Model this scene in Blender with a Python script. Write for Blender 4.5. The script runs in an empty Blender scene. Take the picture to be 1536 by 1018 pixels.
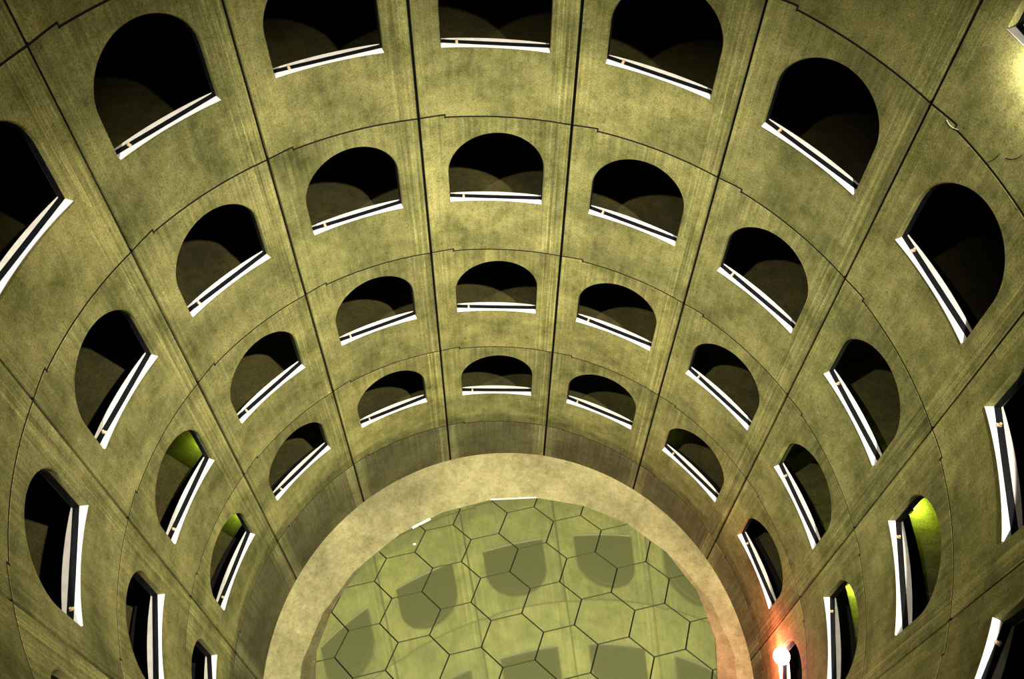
import bpy, bmesh, math, random
from math import pi, sin, cos, sqrt, radians
from mathutils import Vector, Matrix

random.seed(7)
S = bpy.context.scene
COL = S.collection
R0 = 5.0                                   # shaft radius in metres

# ------------------------------------------------------------------ camera
cam_d = bpy.data.cameras.new('camera')
cam_d.sensor_width = 36.0
cam_d.lens = 36.0 * 1328.756 / 1536.0
cam_d.shift_x = 16.974 / 1536.0
cam_d.shift_y = -68.494 / 1536.0
cam_d.clip_start = 0.02
cam = bpy.data.objects.new('camera', cam_d)
COL.objects.link(cam)
rot = Matrix(((0.99927663, -0.03092437, 0.02213363),
              (0.0380006, 0.78944252, -0.6126471),
              (0.0014725, 0.61304502, 0.7900466)))
cam.matrix_world = Matrix.Translation(Vector((0.0, -0.99770551, 3.40515579)) * R0) @ rot.to_4x4()
S.camera = cam

# ------------------------------------------------------------------ world, exposure
w = bpy.data.worlds.new('night'); S.world = w; w.use_nodes = True
w.node_tree.nodes['Background'].inputs[0].default_value = (0.55, 0.75, 0.45, 1)
w.node_tree.nodes['Background'].inputs[1].default_value = 0.006
S.view_settings.view_transform = 'Standard'
S.view_settings.look = 'None'
S.view_settings.gamma = 1.0
S.view_settings.use_curve_mapping = False
S.view_settings.exposure = 0.0

# ------------------------------------------------------------------ floodlights
WARM = (1.0, 0.94, 0.84)
def spot(name, p, target, power, angle, blend, color=WARM, size=0.12):
    d = bpy.data.lights.new(name, 'SPOT')
    d.energy = power; d.color = color; d.spot_size = radians(angle); d.spot_blend = blend
    d.shadow_soft_size = size
    o = bpy.data.objects.new(name, d); COL.objects.link(o)
    o.location = Vector(p) * R0
    o.rotation_euler = (Vector(target) * R0 - o.location).to_track_quat('-Z', 'Y').to_euler()
    return o
def point(name, p, power, color, size=0.05):
    d = bpy.data.lights.new(name, 'POINT'); d.energy = power; d.color = color; d.shadow_soft_size = size
    o = bpy.data.objects.new(name, d); COL.objects.link(o); o.location = Vector(p) * R0
    return o
FLOODS = [((0.69, -0.64, 3.88), (-0.40, 0.62, -0.42), 21000, 62), ((-0.69, -0.64, 3.88), (0.20, 0.74, -0.45), 12000, 58)]
for p, t, e, a in FLOODS:
    spot('flood_light_beam', p, t, e, a, 1.0)

# ------------------------------------------------------------------ geometry constants (shaft radius = 1)
NP = 14
D = 2 * pi / NP
T0 = 2.7808815
H = 0.59368664
DROP = H / NP                               # the ramp climbs one storey per turn
ZF = -0.41                                  # floor of the shaft
WT = 0.037                                  # panel thickness
SL, SR = 0.172, 0.830                       # opening jambs
SC = 0.5
RA = (SR - SL) / 2 * D                      # arch radius
ZAC = -0.354 * H - DROP * 0.5               # arch centre height (z of panel top-left corner = 0)
GAPV, GAPH = 0.0046, 0.0033

def sill_z(s): return -0.588 * H - DROP * s
def top_z(s):
    if s <= 0.172: return 0.0
    return -DROP * s - 0.004 * H * (1 - s) / 0.83
def arch_z(s):
    d = (s - (SL + SR) / 2) * D
    return ZAC + sqrt(max(0.0, RA * RA - d * d))
def corner_z(j, row): return H * (4 - row) - DROP * j

# ------------------------------------------------------------------ mesh helpers
def tag(o, label=None, cat=None, group=None, kind=None):
    if label: o['label'] = label
    if cat: o['category'] = cat
    if group: o['group'] = group
    if kind: o['kind'] = kind
    return o
def make(name, bm, mat, parent=None, smooth=False):
    bmesh.ops.recalc_face_normals(bm, faces=bm.faces)
    me = bpy.data.meshes.new(name); bm.to_mesh(me); bm.free()
    me.materials.append(mat)
    if smooth:
        for p in me.polygons: p.use_smooth = True
    o = bpy.data.objects.new(name, me); COL.objects.link(o)
    if parent: o.parent = parent
    return o
def quad(bm, vs):
    vs = [v for i, v in enumerate(vs) if v not in vs[:i]]
    if len(vs) > 2:
        try: return bm.faces.new(vs)
        except ValueError: return None
def box(bm, c, d, m=None):
    vs = []
    for x in (-1, 1):
        for y in (-1, 1):
            for z in (-1, 1):
                p = Vector((c[0] + x * d[0] / 2, c[1] + y * d[1] / 2, c[2] + z * d[2] / 2))
                vs.append(bm.verts.new(m @ p if m else p))
    for f in ((0, 1, 3, 2), (4, 6, 7, 5), (0, 4, 5, 1), (2, 3, 7, 6), (0, 2, 6, 4), (1, 5, 7, 3)):
        bm.faces.new([vs[i] for i in f])
def cyl(bm, p0, p1, r0, r1=None, n=20, caps=True):
    p0 = Vector(p0); p1 = Vector(p1); r1 = r0 if r1 is None else r1
    q = (p1 - p0).to_track_quat('Z', 'Y')
    a = [bm.verts.new(p0 + q @ Vector((cos(2 * pi * i / n) * r0, sin(2 * pi * i / n) * r0, 0))) for i in range(n)]
    b = [bm.verts.new(p1 + q @ Vector((cos(2 * pi * i / n) * r1, sin(2 * pi * i / n) * r1, 0))) for i in range(n)]
    for i in range(n): bm.faces.new((a[i], a[(i + 1) % n], b[(i + 1) % n], b[i]))
    if caps: bm.faces.new(a[::-1]); bm.faces.new(b)

# ------------------------------------------------------------------ materials
def mat(name):
    m = bpy.data.materials.new(name); m.use_nodes = True
    nt = m.node_tree; b = nt.nodes['Principled BSDF']
    return m, nt, b
def N(nt, t, **k):
    n = nt.nodes.new(t)
    for a, v in k.items(): setattr(n, a, v)
    return n
def math_n(nt, op, a, b=None, clamp=False):
    n = N(nt, 'ShaderNodeMath', operation=op); n.use_clamp = clamp
    for i, x in enumerate((a, b)):
        if x is None: continue
        if isinstance(x, (int, float)): n.inputs[i].default_value = x
        else: nt.links.new(x, n.inputs[i])
    return n.outputs[0]
def ramp(nt, x, stops, interp='LINEAR'):
    n = N(nt, 'ShaderNodeValToRGB'); cr = n.color_ramp; cr.interpolation = interp
    while len(cr.elements) < len(stops): cr.elements.new(0.5)
    for e, (p, c) in zip(cr.elements, stops):
        e.position = p; e.color = (c, c, c, 1) if isinstance(c, (int, float)) else (*c, 1)
    nt.links.new(x, n.inputs[0]); return n.outputs[0]
def noise(nt, vec, scale, detail=4, rough=0.55, w=None):
    n = N(nt, 'ShaderNodeTexNoise')
    if w is not None: n.noise_dimensions = '4D'; nt.links.new(w, n.inputs['W'])
    n.inputs['Scale'].default_value = scale; n.inputs['Detail'].default_value = detail
    n.inputs['Roughness'].default_value = rough
    nt.links.new(vec, n.inputs['Vector']); return n.outputs[0]
def mul(nt, col, fac):
    n = N(nt, 'ShaderNodeVectorMath', operation='MULTIPLY')
    nt.links.new(col, n.inputs[0]); nt.links.new(fac, n.inputs[1]); return n.outputs[0]

def concrete(name, dark, light, shade_or_stain=None, panel=True, grain=0.45, bump=0.15):
    """cast concrete: clouds, grain, vertical board marks beside the joints"""
    m, nt, b = mat(name)
    oi = N(nt, 'ShaderNodeObjectInfo')
    tc = N(nt, 'ShaderNodeTexCoord')
    w_ = math_n(nt, 'MULTIPLY', oi.outputs['Random'], 50.0)
    P = tc.outputs['Object']
    c1 = noise(nt, P, 1.1, 6, 0.62, w_)
    c2 = noise(nt, P, 5.0, 5, 0.65, w_)
    g = noise(nt, P, 60.0, 2, 0.6, w_)
    mp = N(nt, 'ShaderNodeMapping'); mp.inputs['Scale'].default_value = (3.0, 3.0, 0.45)
    nt.links.new(P, mp.inputs[0])
    st = noise(nt, mp.outputs[0], 3.2, 5, 0.7, w_)
    mix = math_n(nt, 'ADD', math_n(nt, 'MULTIPLY', c1, 0.5), math_n(nt, 'ADD', math_n(nt, 'MULTIPLY', c2, 0.25), math_n(nt, 'MULTIPLY', st, 0.25)))
    col = ramp(nt, mix, ((0.40, dark), (0.50, tuple((a + c) / 2 * k for a, c, k in zip(dark, light, (0.97, 1.0, 1.0)))), (0.60, light)))
    col = mul(nt, col, ramp(nt, g, ((0.36, 1 - grain), (0.62, 1.0))))
    big = noise(nt, P, 0.45, 3, 0.5, w_)
    col = mul(nt, col, ramp(nt, big, ((0.34, 0.74), (0.5, 0.98), (0.66, 1.14))))
    spk = noise(nt, P, 14.0, 2, 0.5, w_)
    col = mul(nt, col, ramp(nt, spk, ((0.30, 0.72), (0.38, 1.0), (0.66, 1.0), (0.74, 1.25))))
    if panel:
        uv = N(nt, 'ShaderNodeUVMap'); uv.uv_map = 'UVMap'
        sx = N(nt, 'ShaderNodeSeparateXYZ'); nt.links.new(uv.outputs[0], sx.inputs[0])
        U = sx.outputs[0]; V = sx.outputs[1]
        # board marks: narrow vertical stripes, strongest right of the opening
        m2 = N(nt, 'ShaderNodeMapping'); m2.inputs['Scale'].default_value = (60.0, 0.8, 1.0)
        nt.links.new(uv.outputs[0], m2.inputs[0])
        bs = noise(nt, m2.outputs[0], 1.0, 3, 0.7, w_)
        zone = ramp(nt, U, ((0.0, 0.4), (0.10, 0.3), (0.16, 0.05), (0.20, 0.0), (0.80, 0.0), (0.85, 0.55), (0.90, 1.0), (0.97, 0.75)))
        stripe = ramp(nt, bs, ((0.30, 0.42), (0.43, 0.85), (0.50, 1.0), (0.64, 1.75)))
        n = N(nt, 'ShaderNodeMix', data_type='RGBA')
        nt.links.new(zone, n.inputs[0]); n.inputs[6].default_value = (1, 1, 1, 1); nt.links.new(stripe, n.inputs[7])
        col = mul(nt, col, n.outputs[2])
        # runs of dirt under the sill ends and down from the top joint
        m3 = N(nt, 'ShaderNodeMapping'); m3.inputs['Scale'].default_value = (42.0, 0.35, 1.0)
        nt.links.new(uv.outputs[0], m3.inputs[0])
        dr = noise(nt, m3.outputs[0], 1.0, 3, 0.6, w_)
        top = ramp(nt, V, ((0.0, 0.0), (0.50, 0.0), (0.94, 0.9), (1.0, 1.0)))
        n = N(nt, 'ShaderNodeMix', data_type='RGBA')
        nt.links.new(top, n.inputs[0]); n.inputs[6].default_value = (1, 1, 1, 1)
        nt.links.new(ramp(nt, dr, ((0.38, 0.74), (0.56, 1.05), (0.7, 1.2))), n.inputs[7])
        col = mul(nt, col, n.outputs[2])
        tone = ramp(nt, oi.outputs['Random'], ((0.0, (0.86, 0.88, 0.86)), (0.5, (1.0, 1.0, 1.0)), (1.0, (1.1, 1.07, 1.02))))
        col = mul(nt, col, tone)
        if shade_or_stain == 'low':  # soft shade along the panel foot, painted into the colour
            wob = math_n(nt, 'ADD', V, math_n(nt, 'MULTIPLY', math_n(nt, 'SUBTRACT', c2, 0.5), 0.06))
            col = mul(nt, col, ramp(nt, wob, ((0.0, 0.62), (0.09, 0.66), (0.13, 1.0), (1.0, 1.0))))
        if shade_or_stain == 'base':
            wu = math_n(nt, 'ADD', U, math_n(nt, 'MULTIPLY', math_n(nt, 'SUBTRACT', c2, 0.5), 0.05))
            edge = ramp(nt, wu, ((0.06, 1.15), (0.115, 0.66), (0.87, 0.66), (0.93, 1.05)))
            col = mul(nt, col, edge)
    nt.links.new(col, b.inputs['Base Color'])
    b.inputs['Roughness'].default_value = 0.85
    b.inputs['Specular IOR Level'].default_value = 0.25
    bp = N(nt, 'ShaderNodeBump'); bp.inputs['Strength'].default_value = bump; bp.inputs['Distance'].default_value = 0.02
    nt.links.new(math_n(nt, 'ADD', c2, math_n(nt, 'MULTIPLY', g, 0.35)), bp.inputs['Height'])
    nt.links.new(bp.outputs[0], b.inputs['Normal'])
    return m
def plain(name, color, rough=0.6, metal=0.0, var=0.15, scale=9.0, emit=None, estr=0.0):
    m, nt, b = mat(name)
    tc = N(nt, 'ShaderNodeTexCoord'); x = noise(nt, tc.outputs['Object'], scale, 4)
    col = ramp(nt, x, ((0.35, tuple(c * (1 - var) for c in color)), (0.65, tuple(min(1, c * (1 + var)) for c in color))))
    nt.links.new(col, b.inputs['Base Color'])
    b.inputs['Specular IOR Level'].default_value = 0.15 if max(color) < 0.05 else 0.5
    b.inputs['Roughness'].default_value = rough; b.inputs['Metallic'].default_value = metal
    if emit:
        b.inputs['Emission Color'].default_value = (*emit, 1); b.inputs['Emission Strength'].default_value = estr
    return m

OLD, OLL = (0.15, 0.152, 0.040), (0.45, 0.415, 0.142)
M_panel = concrete('olive_concrete', OLD, OLL)
M_foot_shade = concrete('foot_shade_concrete', OLD, OLL, shade_or_stain='low')  # same concrete with the shadow arc above the base painted in
M_base = concrete('stained_concrete', (0.17, 0.16, 0.065), (0.33, 0.31, 0.13), shade_or_stain='base')
M_floor = concrete('tan_screed', (0.26, 0.23, 0.088), (0.55, 0.485, 0.215), panel=False, grain=0.25)
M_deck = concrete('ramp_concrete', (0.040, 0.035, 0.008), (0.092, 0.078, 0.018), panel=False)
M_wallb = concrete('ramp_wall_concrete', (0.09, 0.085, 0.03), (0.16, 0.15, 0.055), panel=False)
M_kerb = plain('black_kerb', (0.008, 0.008, 0.007), 0.9)
M_sill = plain('white_sill_paint', (0.86, 0.83, 0.79), 0.5, var=0.06)
M_isill = plain('inner_sill_paint', (0.70, 0.66, 0.56), 0.5, var=0.08)
M_frame = plain('black_steel', (0.004, 0.005, 0.006), 0.65, var=0.2)
M_bracket = plain('brass_bracket', (0.58, 0.44, 0.27), 0.5, var=0.1)
M_joint = plain('joint_mastic', (0.012, 0.012, 0.008), 0.9)
M_grey = plain('lamp_housing', (0.25, 0.25, 0.24), 0.4, 0.6)
M_paper = plain('white_paper', (0.85, 0.84, 0.78), 0.8, var=0.03)
M_wire = plain('pale_wire', (0.7, 0.68, 0.5), 0.5)

# polished tiles
M_tile, nt, b = mat('polished_tile')
tc = N(nt, 'ShaderNodeTexCoord')
t1 = noise(nt, tc.outputs['Object'], 2.2, 6, 0.6); t2 = noise(nt, tc.outputs['Object'], 70.0, 3, 0.6)
col = ramp(nt, t1, ((0.35, (0.74, 0.84, 0.62)), (0.68, (0.92, 0.96, 0.78))))
col = mul(nt, col, ramp(nt, t2, ((0.3, 0.8), (0.7, 1.0))))
nt.links.new(col, b.inputs['Base Color'])
b.inputs['Metallic'].default_value = 1.0; b.inputs['Roughness'].default_value = 0.045
d2 = N(nt, 'ShaderNodeBsdfDiffuse'); d2.inputs[0].default_value = (0.55, 0.60, 0.22, 1)
ms = N(nt, 'ShaderNodeMixShader'); ms.inputs[0].default_value = 0.18
nt.links.new(b.outputs[0], ms.inputs[1]); nt.links.new(d2.outputs[0], ms.inputs[2])
nt.links.new(ms.outputs[0], nt.nodes['Material Output'].inputs[0])

# ------------------------------------------------------------------ precast panel
# local frame of a panel: origin on its inner face at mid width, level with its top left corner minus one storey
def loc(s, z, r):
    a = -(s - SC) * D
    return Vector((r * cos(a) - 1.0, r * sin(a), z + H)) * R0

def s_list():
    L = [GAPV / D + (SL - GAPV / D) * i / 5 for i in range(5)]
    n = 40
    for i in range(n + 1):
        a = pi * i / n
        L.append((SL + SR) / 2 - (SR - SL) / 2 * cos(a))
    L += [SR + (1 - GAPV / D - SR) * i / 5 for i in range(1, 6)]
    return L
SS = s_list()

def panel_bm(opening=True, bottom=None):
    """curved slab; bottom(s) gives the lower edge"""
    bm = bmesh.new(); uvl = bm.loops.layers.uv.new('UVMap')
    bot = bottom or (lambda s: top_z(s) - H + GAPH * 2)
    r0, rc, r1 = 1.0, 1.0035, 1.0 + WT
    ch = 0.0028
    top = lambda s: top_z(s) - 0.0
    # split the step: duplicate s at 0.172
    n = len(SS)
    cache = {}
    def V(s, z, r):
        k = (round(s, 6), round(z, 6), r)
        if k not in cache: cache[k] = (bm.verts.new(loc(s, z, r)), s, z)
        return cache[k][0]
    inv = {}
    def F(*a):
        vs = [V(*x) for x in a]
        vs2 = []
        for v, x in zip(vs, a):
            inv[v] = x
            if v not in vs2: vs2.append(v)
        if len(vs2) > 2:
            try: bm.faces.new(vs2)
            except ValueError: pass
    def split(a0, a1, b0, b1, r, k=6):
        # a vertical strip between s values with bottoms/tops
        for i in range(k):
            f0, f1 = i / k, (i + 1) / k
            F((a0[0], a0[1] + (a1[1] - a0[1]) * f0, r), (b0[0], b0[1] + (b1[1] - b0[1]) * f0, r),
              (b0[0], b0[1] + (b1[1] - b0[1]) * f1, r), (a0[0], a0[1] + (a1[1] - a0[1]) * f1, r))
    def hole(s, z, front):
        if not front: return (s, z)
        c = (SL + SR) / 2; k = 1 + ch / RA
        if z <= sill_z(s) + 1e-9: return (c + (s - c) * k, z - ch)
        if z <= ZAC: return (c + (s - c) * k, z)
        return (c + (s - c) * k, ZAC + (z - ZAC) * k)
    def tz(s, side):       # side: which side of the step
        if abs(s - SL) < 1e-6: return 0.0 if side < 0 else -DROP * SL - 0.004 * H
        return top(s)
    eps = 1e-6
    for i in range(n - 1):
        a, c = SS[i], SS[i + 1]
        inside = opening and a >= SL - eps and c <= SR + eps
        ta, tb = tz(a, 1), tz(c, -1)
        ba, bb = (tz(a, 1) - H + 2 * GAPH, tz(c, -1) - H + 2 * GAPH) if bottom is None else (bot(a), bot(c))
        for r, fr in ((r0, True), (r1, False)):
            if not inside:
                if opening and fr and abs(c - SL) < eps:      # jamb column follows chamfer
                    h1 = hole(c, sill_z(c), True); h2 = hole(c, ZAC, True)
                    F((a, ba, r), (c, bb, r), (h1[0], h1[1], r), (a, h1[1], r))
                    F((a, h1[1], r), (h1[0], h1[1], r), (h2[0], h2[1], r), (a, h2[1], r))
                    F((a, h2[1], r), (h2[0], h2[1], r), (c, tb, r), (a, ta, r))
                elif opening and fr and abs(a - SR) < eps:
                    h1 = hole(a, sill_z(a), True); h2 = hole(a, ZAC, True)
                    F((a, ba, r), (c, bb, r), (c, h1[1], r), (h1[0], h1[1], r))
                    F((h1[0], h1[1], r), (c, h1[1], r), (c, h2[1], r), (h2[0], h2[1], r))
                    F((h2[0], h2[1], r), (c, h2[1], r), (c, tb, r), (a, ta, r))
                else:
                    F((a, ba, r), (c, bb, r), (c, tb, r), (a, ta, r))
            else:
                sa, sb = hole(a, sill_z(a), fr), hole(c, sill_z(c), fr)
                F((a, ba, r), (c, bb, r), (sb[0], sb[1], r), (sa[0], sa[1], r))
                ua, ub = hole(a, arch_z(a), fr), hole(c, arch_z(c), fr)
                if abs(a - SL) < eps: ua = hole(a, ZAC, fr)
                F((ua[0], ua[1], r), (ub[0], ub[1], r), (c, tb, r), (a, ta, r))
        # top and bottom edges
        F((a, ta, r0), (c, tb, r0), (c, tb, r1), (a, ta, r1))
        F((a, ba, r0), (c, bb, r0), (c, bb, r1), (a, ba, r1))
        if inside:
            for za, zb in ((sill_z(a), sill_z(c)), (max(arch_z(a), ZAC), max(arch_z(c), ZAC))):
                ha, hb = hole(a, za, True), hole(c, zb, True)
                F((ha[0], ha[1], r0), (hb[0], hb[1], r0), (c, zb, rc), (a, za, rc))
                F((a, za, rc), (c, zb, rc), (c, zb, r1), (a, za, r1))
    if opening:
        for s in (SL, SR):
            z0, z1 = sill_z(s), ZAC
            h0, h1 = hole(s, z0, True), hole(s, z1, True)
            F((h0[0], h0[1], r0), (h1[0], h1[1], r0), (s, z1, rc), (s, z0, rc))
            F((s, z0, rc), (s, z1, rc), (s, z1, r1), (s, z0, r1))
    # step faces
    s = SL
    lo, hi = tz(s, 1), tz(s, -1)
    F((s, lo, r0), (s, hi, r0), (s, hi, r1), (s, lo, r1))
    if bottom is None:
        F((s, lo - H + 2 * GAPH, r0), (s, hi - H + 2 * GAPH, r0), (s, hi - H + 2 * GAPH, r1), (s, lo - H + 2 * GAPH, r1))
    for s in (SS[0], SS[-1]):
        ta = tz(s, 1); ba = ta - H + 2 * GAPH if bottom is None else bot(s)
        F((s, ba, r0), (s, ta, r0), (s, ta, r1), (s, ba, r1))
    for f in bm.faces:
        for l in f.loops:
            x = inv[l.vert]
            l[uvl].uv = (x[0], 1 + (x[1] + DROP * x[0]) / H)
    return bm

XF0, XF1 = 1.0065, 1.0212                    # flat steel frame in the middle of the wall
def hole_contour(inset, n=28):
    """points (s,z) round the opening, counter-clockwise from the lower left"""
    c = (SL + SR) / 2; ra = RA - inset; P = []
    hw = (SR - SL) / 2 - inset / D
    P.append((c - hw, sill_z(c - hw) + inset)); P.append((c + hw, sill_z(c + hw) + inset))
    for i in range(n + 1):
        a = pi * i / n
        P.append((c + hw * cos(a), ZAC + ra * sin(a)))
    return P
def flat(s, z, x):
    """point on the plane at distance x from the axis, seen along the radius"""
    a = -(s - SC) * D
    return Vector((x - 1.0, x * math.tan(a), z + H)) * R0
def frame_bm():
    bm = bmesh.new()
    A = hole_contour(0.0005); B = hole_contour(0.0034)
    ring = []
    for P in (A, B):
        for x in (XF0, XF1): ring.append([bm.verts.new(flat(s, z, x)) for s, z in P])
    n = len(A)
    for i in range(n):
        k = (i + 1) % n
        bm.faces.new((ring[0][i], ring[0][k], ring[2][k], ring[2][i]))
        bm.faces.new((ring[1][i], ring[1][k], ring[3][k], ring[3][i]))
        bm.faces.new((ring[2][i], ring[2][k], ring[3][k], ring[3][i]))
        bm.faces.new((ring[0][i], ring[0][k], ring[1][k], ring[1][i]))
    return bm
def sill_bm(outer):
    bm = bmesh.new(); n = 16; rows = []
    for i in range(n + 1):
        s = SL + 0.001 + (SR - SL - 0.002) * i / n
        a = (s - SC) * D; z = sill_z(s)
        if outer: ra, rb = 0.9978, (XF0 - 0.0003) / cos(a)
        else: ra, rb = (XF1 + 0.0003) / cos(a), 1.0 + WT - 0.0005
        rb = max(rb, ra + 0.0008)
        rows.append([bm.verts.new(loc(s, zz, r)) for zz, r in ((z + 0.0003, ra), (z + 0.0020, ra), (z + 0.0026, rb), (z + 0.0003, rb))])
    for i in range(n):
        for k in range(4):
            bm.faces.new((rows[i][k], rows[i + 1][k], rows[i + 1][(k + 1) % 4], rows[i][(k + 1) % 4]))
    bm.faces.new(rows[0]); bm.faces.new(rows[-1][::-1])
    return bm
def bracket_bm():
    bm = bmesh.new(); s = 0.272; z = sill_z(s) + 0.0034
    c = flat(s, z, (XF0 + XF1) / 2 - 0.002)
    box(bm, c + Vector((-0.012, 0, 0.012)), (0.05, 0.035, 0.02))
    cyl(bm, c + Vector((-0.005, 0, 0.02)), c + Vector((-0.005, 0, 0.05)), 0.017, 0.014, 12)
    return bm

def mastic_bm():
    bm = bmesh.new(); prev = None
    S2 = [SS[0] - 0.004] + [x for x in SS[1:-1] if abs(x - SL) > 1e-6] + [SS[-1] + 0.004]
    S2 = sorted(S2 + [SL - 1e-4, SL + 1e-4])
    for s in S2:
        z = top_z(s)
        q = [bm.verts.new(loc(s, zz, r)) for zz, r in ((z + 0.0001, 1.0008), (z + 2 * GAPH - 0.0001, 1.0008), (z + 2 * GAPH - 0.0001, 1.03), (z + 0.0001, 1.03))]
        if prev:
            for k in range(4): bm.faces.new((prev[k], prev[(k + 1) % 4], q[(k + 1) % 4], q[k]))
        else: bm.faces.new(q)
        prev = q
    bm.faces.new(prev[::-1])
    lo, hi = -DROP * SL - 0.004 * H, 2 * GAPH
    vs = [bm.verts.new(loc(SL + ds, z, rr)) for rr in (0.9994, 1.003) for ds in (-0.0055, 0.0035) for z in (lo, hi)]
    for f in ((0, 1, 3, 2), (4, 6, 7, 5), (0, 4, 5, 1), (2, 3, 7, 6), (0, 2, 6, 4), (1, 5, 7, 3)):
        bm.faces.new([vs[i] for i in f])
    return bm

def place(o, j, row):
    th = T0 - D * (j + 0.5)
    o.location = Vector((cos(th), sin(th), corner_z(j, row) - H)) * R0
    o.rotation_euler = (0, 0, th)

ORD = {-1: 'upmost cut off', 0: 'first', 1: 'second', 2: 'third', 3: 'fourth'}
def col_words(j):
    k = j - 2
    if k == 0: return 'in the centre column'
    words = ['', 'first', 'second', 'third', 'fourth', 'fifth', 'sixth', 'seventh']
    return '%s column %s of centre' % (words[abs(k)], 'left' if k < 0 else 'right')
def label_for(j, row):
    if row < 0:
        return 'dim concrete panel with arched opening, cut off by top edge, ' + col_words(j)
    return 'concrete panel with arched opening, %s row from the top, %s' % (ORD[row], col_words(j))

pan0 = make('concrete_panel', panel_bm(True), M_panel)
parts0 = [make('steel_frame', frame_bm(), M_frame, pan0),
          make('outer_sill', sill_bm(True), M_sill, pan0),
          make('inner_sill', sill_bm(False), M_isill, pan0),
          make('bracket', bracket_bm(), M_bracket, pan0),
          make('mastic_joint', mastic_bm(), M_joint, pan0)]
parts0[0]['label'] = 'black steel frame lining the opening'
parts0[1]['label'] = 'bright white outer sill'
parts0[2]['label'] = 'thin pale inner sill'
parts0[3]['label'] = 'small brass coloured bracket'
parts0[4]['label'] = 'black mastic joint along the top edge'
panB = pan0.data.copy(); panB.materials.clear(); panB.materials.append(M_foot_shade)

VISIBLE = {-3: (0, 1), -2: (0, 1, 2, 3), -1: (-1, 0, 1, 2, 3), 0: (-1, 0, 1, 2, 3), 1: (0, 1, 2, 3), 2: (0, 1, 2, 3), 3: (0, 1, 2, 3),
           4: (-1, 0, 1, 2, 3), 5: (-1, 0, 1, 2, 3), 6: (0, 1, 2, 3), 7: (0, 1)}
used = False
unseen = []
for j in range(-4, 10):
    for row in range(-4, 4):
        if row in VISIBLE.get(j, ()):
            if not used: o = pan0; used = True; kids = []
            else:
                o = pan0.copy(); COL.objects.link(o)
                for c in parts0:
                    k = c.copy(); COL.objects.link(k); k.parent = o
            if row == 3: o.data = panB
            place(o, j, row)
            tag(o, label_for(j, row), 'wall panel', 'arched concrete panels around the shaft')
        else:
            unseen.append((j, row))

# panels beyond the frame and behind the camera: one wall
bm = bmesh.new()
src = [pan0.data, parts0[1].data]
for j, row in unseen:
    th = T0 - D * (j + 0.5)
    M = Matrix.Translation(Vector((cos(th), sin(th), corner_z(j, row) - H)) * R0) @ Matrix.Rotation(th, 4, 'Z')
    if j == 9 and row == -3: pass
    t = bmesh.new(); t.from_mesh(pan0.data); t.transform(M)
    tmp = bpy.data.meshes.new('t'); t.to_mesh(tmp); t.free(); bm.from_mesh(tmp); bpy.data.meshes.remove(tmp)
tag(make('wall_upper', bm, M_panel), 'concrete panels of the shaft beyond the edges of the view', 'wall', kind='structure')

# windowless base panels down to the floor
for j in range(-4, 10):
    zc = corner_z(j, 4)
    if zc < ZF + 0.05: continue
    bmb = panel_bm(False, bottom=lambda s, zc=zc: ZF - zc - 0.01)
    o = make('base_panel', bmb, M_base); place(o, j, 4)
    k = parts0[4].copy(); COL.objects.link(k); k.parent = o
    if 0 <= j <= 5 or j == -1:
        tag(o, 'stained windowless concrete panel at the foot of the wall, ' + col_words(j), 'wall panel', 'base panels around the floor ring')
    else:
        tag(o, 'windowless concrete base panel beyond the lower corner of the view, ' + col_words(max(-5, min(9, j))), 'wall panel', 'base panels around the floor ring')

# dark joint filler behind every vertical joint
for j in range(-4, 10):
    bm = bmesh.new(); th = T0 - D * j
    vs = []
    for r in (1.014, 1.034):
        for dt in (-0.0045, 0.0045):
            for z in (ZF, 4.9):
                vs.append(bm.verts.new(Vector((r * cos(th + dt), r * sin(th + dt), z)) * R0))
    for f in ((0, 1, 3, 2), (4, 6, 7, 5), (0, 4, 5, 1), (2, 3, 7, 6), (0, 2, 6, 4), (1, 5, 7, 3)):
        bm.faces.new([vs[i] for i in f])
    tag(make('trim_%d' % (j + 5), bm, M_joint), 'dark recessed joint running down the shaft wall, %s' % (
        'at the left of the panel column ' + col_words(j) if j < 9 else 'behind the camera'), 'joint', kind='structure')

# ------------------------------------------------------------------ ramp deck, outer wall, kerb
def helix(name, ra, rb, t_top, t_bot, m, j0, j1, label, cat):
    bm = bmesh.new(); prev = None; n = 8 * (j1 - j0)
    for i in range(n + 1):
        j = j0 + (j1 - j0) * i / n; th = T0 - D * j
        zt = (4 * H - DROP * j - H * t_top); zb = (4 * H - DROP * j - H * t_bot)
        q = [bm.verts.new(Vector((r * cos(th), r * sin(th), z)) * R0) for r, z in ((ra, zb), (ra, zt), (rb, zt), (rb, zb))]
        if prev:
            for k in range(4): bm.faces.new((prev[k], prev[(k + 1) % 4], q[(k + 1) % 4], q[k]))
        else: bm.faces.new(q)
        prev = q
    bm.faces.new(prev[::-1])
    return tag(make(name, bm, m), label, cat, kind='structure')
JA, JB = -4 - 14 * 7, 10
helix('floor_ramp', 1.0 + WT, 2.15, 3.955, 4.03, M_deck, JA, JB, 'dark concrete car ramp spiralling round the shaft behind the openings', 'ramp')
helix('trim_kerb', 1.0 + WT + 0.001, 1.148, 3.90, 3.956, M_kerb, JA, JB, 'black kerb strip along the inner edge of the ramp', 'kerb')
bm = bmesh.new(); n = 96
for i in range(n):
    pass
ring = [[bm.verts.new(Vector((r * cos(2 * pi * i / n), r * sin(2 * pi * i / n), z)) * R0) for i in range(n)]
        for r, z in ((2.15, ZF - 0.2), (2.15, 5.2), (2.2, 5.2), (2.2, ZF - 0.2))]
for k in range(4):
    for i in range(n):
        bm.faces.new((ring[k][i], ring[k][(i + 1) % n], ring[(k + 1) % 4][(i + 1) % n], ring[(k + 1) % 4][i]))
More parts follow.
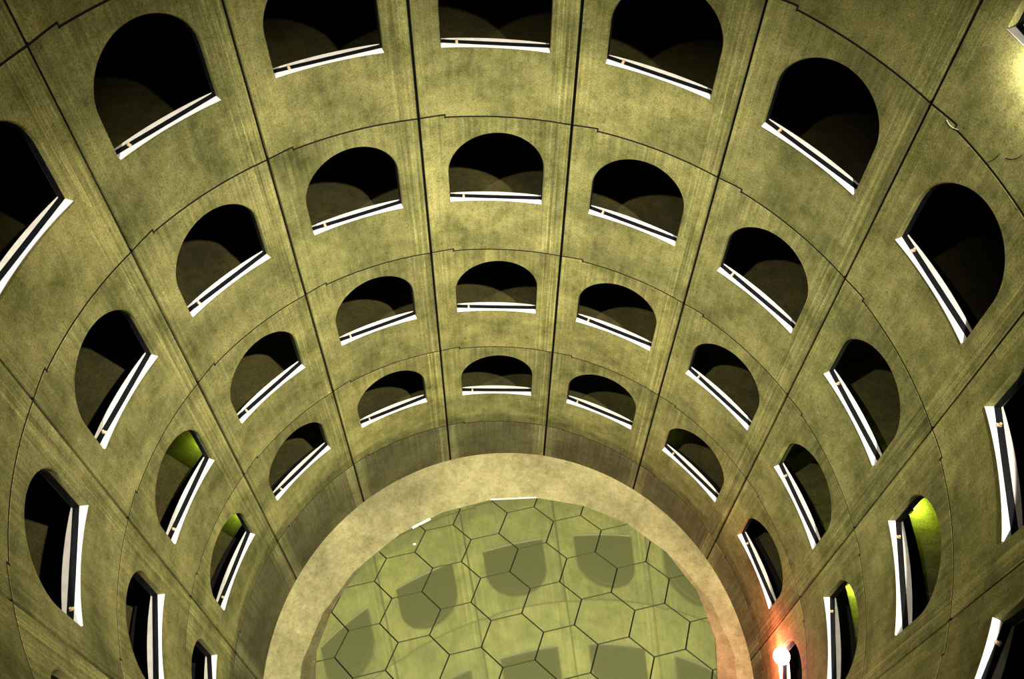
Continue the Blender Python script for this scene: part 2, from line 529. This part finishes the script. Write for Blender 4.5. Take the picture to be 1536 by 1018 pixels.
tag(make('wall_outer', bm, M_wallb), 'dark outer wall of the car ramp seen through the openings', 'wall', kind='structure')

# ------------------------------------------------------------------ floor ring
bm = bmesh.new(); n = 96; ring = []
for r, z in ((0.2, ZF), (0.6, ZF), (0.8, ZF), (1.001, ZF), (1.001, ZF - 0.05), (0.2, ZF - 0.05)):
    ring.append([bm.verts.new(Vector((r * cos(2 * pi * i / n), r * sin(2 * pi * i / n), z)) * R0) for i in range(n)])
for k in range(len(ring)):
    for i in range(n):
        a, b_ = ring[k], ring[(k + 1) % len(ring)]
        bm.faces.new((a[i], a[(i + 1) % n], b_[(i + 1) % n], b_[i]))
tag(make('floor', bm, M_floor), 'tan concrete floor ring round the tilted tiled disc', 'floor', kind='structure')

# ------------------------------------------------------------------ tilted mirror disc
nn = Vector((-0.08996099, 0.32901095, 0.94003128)).normalized()
e1 = Vector((-0.99545197, 0.0, -0.09526475)); e2 = Vector((-0.03134315, -0.94432611, 0.3275146))
c0 = Vector((0, 0, -0.00609))
off0 = (c0.dot(e1), c0.dot(e2))
def dp(a, b_, h=0.0):
    return (c0 + e1 * (a - off0[0]) + e2 * (b_ - off0[1]) + nn * h) * R0
CX, CY, RD = -0.0141, 0.0027, 0.746
NS = 22
poly = [(CX + RD * cos(radians(-95 + 360 / NS * i)), CY + RD * sin(radians(-95 + 360 / NS * i))) for i in range(NS)]
def clip(sub, cl):
    out = sub
    for i in range(len(cl)):
        a, b_ = cl[i], cl[(i + 1) % len(cl)]
        inp, out = out, []
        def side(p): return (b_[0] - a[0]) * (p[1] - a[1]) - (b_[1] - a[1]) * (p[0] - a[0])
        for k in range(len(inp)):
            p, q = inp[k], inp[(k + 1) % len(inp)]
            sp, sq = side(p), side(q)
            if sp >= 0: out.append(p)
            if (sp >= 0) != (sq >= 0):
                f = sp / (sp - sq); out.append((p[0] + (q[0] - p[0]) * f, p[1] + (q[1] - p[1]) * f))
        if len(out) < 3: return []
    return out
disc = bpy.data.objects.new('tilted_disc', None); COL.objects.link(disc)
disc.location = Vector((0, 0, ZF)) * R0
tag(disc, 'large tilted disc of polished hexagonal tiles reflecting the arched openings', 'mirror disc')
def discpart(name, bm, m, label=None):
    for v in bm.verts: v.co -= disc.location
    o = make(name, bm, m, disc)
    if label: o['label'] = label
    return o
HA, HP, HO = 0.12017771, 0.80642929, complex(0.51045754, -0.5166257)
bm = bmesh.new()
import cmath
inner = [((x - CX) * 0.997 + CX, (y - CY) * 0.997 + CY) for x, y in poly]
gap = 0.0054
for nI in range(-14, 15):
    for mI in range(-16, 17):
        c = complex(sqrt(3) * (mI + nI / 2), 1.5 * nI)
        k_ = 1 - gap / (2 * HA * cos(pi / 6))
        hexa = []
        for k in range(6):
            v = c + cmath.exp(1j * (pi / 2 + pi / 3 * k)) * k_
            v = v * HA * cmath.exp(1j * HP) + HO
            hexa.append((v.real, v.imag))
        cc = c * HA * cmath.exp(1j * HP) + HO
        if abs(cc - complex(CX, CY)) > RD + 0.15: continue
        p = clip(hexa, inner)
        if len(p) < 3: continue
        up = [bm.verts.new(dp(x, y, 0.0)) for x, y in p]
        dn = [bm.verts.new(dp(x, y, -0.006)) for x, y in p]
        bm.faces.new(up)
        for k in range(len(p)):
            bm.faces.new((up[k], up[(k + 1) % len(p)], dn[(k + 1) % len(p)], dn[k]))
discpart('hexagonal_tiles', bm, M_tile)
bm = bmesh.new()
a = [bm.verts.new(dp(x, y, -0.006)) for x, y in poly]; b_ = [bm.verts.new(dp(x, y, -0.030)) for x, y in poly]
bm.faces.new(a); bm.faces.new(b_[::-1])
for i in range(NS): bm.faces.new((a[i], a[(i + 1) % NS], b_[(i + 1) % NS], b_[i]))
discpart('backing_plate', bm, M_frame, 'black backing plate showing in the tile joints')
bm = bmesh.new(); n = 40
lo = [bm.verts.new(Vector((0.5 * cos(2 * pi * i / n), 0.5 * sin(2 * pi * i / n), ZF)) * R0) for i in range(n)]
hi = []
for i in range(n):
    x, y = 0.5 * cos(2 * pi * i / n), 0.5 * sin(2 * pi * i / n)
    z = c0.z - (nn.x * x + nn.y * y) / nn.z - 0.031
    hi.append(bm.verts.new(Vector((x, y, z)) * R0))
for i in range(n): bm.faces.new((lo[i], lo[(i + 1) % n], hi[(i + 1) % n], hi[i]))
bm.faces.new(hi); bm.faces.new(lo[::-1])
discpart('plinth', bm, M_wallb)
# white strips on the rim; the far one is a painted glint
def edge_strip(i0, f0, f1, wd, name, label):
    a, b_ = poly[i0 % NS], poly[(i0 + 1) % NS]
    p = [(a[0] + (b_[0] - a[0]) * f, a[1] + (b_[1] - a[1]) * f) for f in (f0, f1)]
    bm = bmesh.new(); vs = []
    for (x, y) in p:
        for k, h in ((1.0 - wd, 0.0), (1.0 - wd, 0.002), (1.004, 0.002), (1.004, 0.0)):
            vs.append(bm.verts.new(dp((x - CX) * k + CX, (y - CY) * k + CY, h)))
    for k in range(4): bm.faces.new((vs[k], vs[(k + 1) % 4], vs[4 + (k + 1) % 4], vs[4 + k]))
    bm.faces.new(vs[:4]); bm.faces.new(vs[4:][::-1])
    discpart(name, bm, M_paper, label)
edge_strip(0, 0.02, 0.98, 0.003, 'edge_strip', 'bright painted glint strip on the far edge')  # white strip standing in for the glint on the rim
edge_strip(2, 0.3, 0.72, 0.012, 'edge_strip', 'short white strip on the upper left edge')

def disc_hit(px, py):
    d = rot @ Vector(((px - 768 + 16.974) / 1328.756, -(py - 509 + 68.494) / 1328.756, -1))
    C = Vector((0.0, -0.99770551, 3.40515579)); t = nn.dot(c0 - C) / nn.dot(d); return C + d * t
# paper scraps lying on the tiles
sc = [((-0.4235, 0.4705), 0.013, 0.011, 0.2, 'small white paper scrap lying on the tiled disc near its upper left edge')]
P = disc_hit(622, 816)
bm = bmesh.new()
vs = [(-.006, -.0045), (.006, -.0055), (.0065, .004), (-.004, .0055), (-.0065, .001)]
A = [bm.verts.new((Vector((x, y, 0)) + Vector((0, 0, 0.0004 + 0.0009 * (i % 2)))) * R0) for i, (x, y) in enumerate(vs)]
B = [bm.verts.new(v.co + Vector((0, 0, 0.002))) for v in A]
bm.faces.new(A[::-1]); bm.faces.new(B)
for i in range(5): bm.faces.new((A[i], A[(i + 1) % 5], B[(i + 1) % 5], B[i]))
o = make('paper_scrap', bm, M_paper)
o.location = P * R0
o.rotation_euler = nn.to_track_quat('Z', 'Y').to_euler()
tag(o, 'small white paper scrap lying on the hexagonal tiles near the upper left edge', 'litter')

# ------------------------------------------------------------------ lamps
def emissive(name, col, s):
    m, nt, b = mat(name)
    b.inputs['Base Color'].default_value = (*col, 1)
    b.inputs['Emission Color'].default_value = (*col, 1); b.inputs['Emission Strength'].default_value = s
    return m
M_green = emissive('green_tube_glow', (0.55, 1.0, 0.12), 6)
M_red = emissive('red_lamp_glow', (1.0, 0.45, 0.42), 40)
M_white = emissive('white_lamp_glow', WARM, 30)

def polar(j, r, z): th = T0 - D * j; return (r * cos(th), r * sin(th), z)
GREEN = [(0.10, 2, 34), (0.10, 3, 40), (5.90, 1, 70), (5.90, 2, 240), (3.92, 3, 12)]
for (j, row, e) in GREEN:
    zc = corner_z(j, row) - 0.925 * H
    p = polar(j, 1.185, zc)
    th = T0 - D * j
    t = bpy.data.objects.new('bulkhead_lamp', None); COL.objects.link(t)
    t.location = Vector(polar(j, 1.15, zc)) * R0; t.rotation_euler = (0, 0, th)
    bm = bmesh.new(); box(bm, (0.04, 0, 0), (0.08, 0.30, 0.12)); make('housing', bm, M_grey, t)
    bm = bmesh.new(); box(bm, (0.095, 0, 0), (0.03, 0.24, 0.08)); make('lens', bm, M_green, t)
    point('green_glow', p, e, (0.72, 1.0, 0.12), 0.06)
    tag(t, 'green bulkhead lamp behind the pillar, %s row, %s' % (ORD[row], 'at the left of the shaft' if j < 1 else 'at the right of the shaft'), 'lamp', 'green bulkhead lamps in the ramp')

# red lamp in the lowest right opening
pr = polar(6.225, 1.002, 0.012)
t = bpy.data.objects.new('red_lamp', None); COL.objects.link(t)
pos = Vector((pr[0] + 0.001, pr[1], pr[2])) * R0
t.location = pos; t.rotation_euler = (0, 0, T0 - D * 6.215)
bm = bmesh.new(); bmesh.ops.create_uvsphere(bm, u_segments=20, v_segments=12, radius=0.15); make('red_lens', bm, M_red, t, True)
bm = bmesh.new(); cyl(bm, (0.0, 0, -0.09), (0.0, 0, -0.03), 0.055, 0.07); cyl(bm, (0.0, 0, -0.42), (0.0, 0, -0.09), 0.018); make('lamp_stem', bm, M_grey, t)
tag(t, 'glowing red lamp standing on the sill of the lowest right opening', 'lamp')
point('red_glow', (pr[0] - 0.05, pr[1], pr[2]), 160, (1.0, 0.16, 0.15), 0.15)

# floodlight under the upper right sill
pf = polar(5.45, 0.975, corner_z(5.30, -1) - 0.60 * H)
t = bpy.data.objects.new('floodlight', None); COL.objects.link(t)
t.location = Vector(pf) * R0; t.rotation_euler = (0, 0, T0 - D * 5.45)
bm = bmesh.new(); box(bm, (0, 0, 0.05), (0.12, 0.24, 0.08)); box(bm, (0.08, 0, 0.02), (0.12, 0.04, 0.03)); make('housing', bm, M_grey, t)
bm = bmesh.new(); box(bm, (0, 0, 0.0), (0.10, 0.2, 0.02)); make('lens', bm, M_white, t)
tag(t, 'white floodlight fixed under the sill at the upper right edge', 'lamp')
point('white_glow', polar(5.42, 0.972, corner_z(5.40, -1) - 0.60 * H), 45, WARM, 0.05)

# housings of the two high floodlights
for i, (p, tg, e, a_) in enumerate(FLOODS):
    t = bpy.data.objects.new('floodlight', None); COL.objects.link(t)
    d = (Vector(tg) - Vector(p)).normalized()
    t.location = Vector(p) * R0 - d * 0.12; t.rotation_euler = d.to_track_quat('-Z', 'Y').to_euler()
    bm = bmesh.new()
    box(bm, (0, 0, 0.10), (0.40, 0.30, 0.16)); make('housing', bm, M_grey, t)
    bm = bmesh.new(); cyl(bm, (0, 0, 0.18), (0, 0, 0.30), 0.03); box(bm, (0, 0, 0.30), (0.5, 0.04, 0.04)); make('yoke', bm, M_grey, t)
    tag(t, 'high floodlight above the view on the %s side of the shaft' % ('right', 'left')[i], 'lamp')

# pale wire end sticking out of the joint at the upper right
def tube(name, pts, r, m):
    cu = bpy.data.curves.new(name, 'CURVE'); cu.dimensions = '3D'; cu.bevel_depth = r; cu.bevel_resolution = 2
    sp = cu.splines.new('POLY'); sp.points.add(len(pts) - 1)
    for q, p in zip(sp.points, pts): q.co = (*p, 1)
    tmp = bpy.data.objects.new('tmp', cu); me = bpy.data.meshes.new_from_object(tmp); bpy.data.objects.remove(tmp)
    me.materials.clear(); me.materials.append(m)
    o = bpy.data.objects.new(name, me); COL.objects.link(o); return o
pts = []
for i in range(7):
    f = i / 6; j = 5.115 + 0.075 * f
    pts.append(Vector(polar(j, 1.0 - 0.002 * sin(pi * f) - 0.0010, corner_z(j, 0) + 0.002 + 0.004 * f - 0.003 * sin(pi * f))) * R0)
tag(tube('wire', pts, 0.0035, M_wire), 'pale bent wire end sticking out of the joint at upper right', 'wire')

# dark hairline cracks in the upper right panel
def wall_hit(px, py, r=0.9994):
    d = rot @ Vector(((px - 768 + 16.974) / 1328.756, -(py - 509 + 68.494) / 1328.756, -1))
    C = Vector((0.0, -0.99770551, 3.40515579))
    a = d.x ** 2 + d.y ** 2; b = 2 * (C.x * d.x + C.y * d.y); c = C.x ** 2 + C.y ** 2 - r * r
    return C + d * ((-b + sqrt(b * b - 4 * a * c)) / (2 * a))
host = [o for o in COL.objects if o.get('label') == label_for(5, -1)][0]
bpy.context.view_layer.update()
inv_h = host.matrix_world.inverted()
for P in (((1482, 243), (1489, 240), (1494, 236), (1500, 230)), ((1508, 237), (1518, 239), (1527, 237), (1533, 232))):
    o = tube('crack', [inv_h @ (wall_hit(*p) * R0) for p in P], 0.0035, M_joint)
    o.parent = host; o['label'] = 'short dark crack in the concrete'
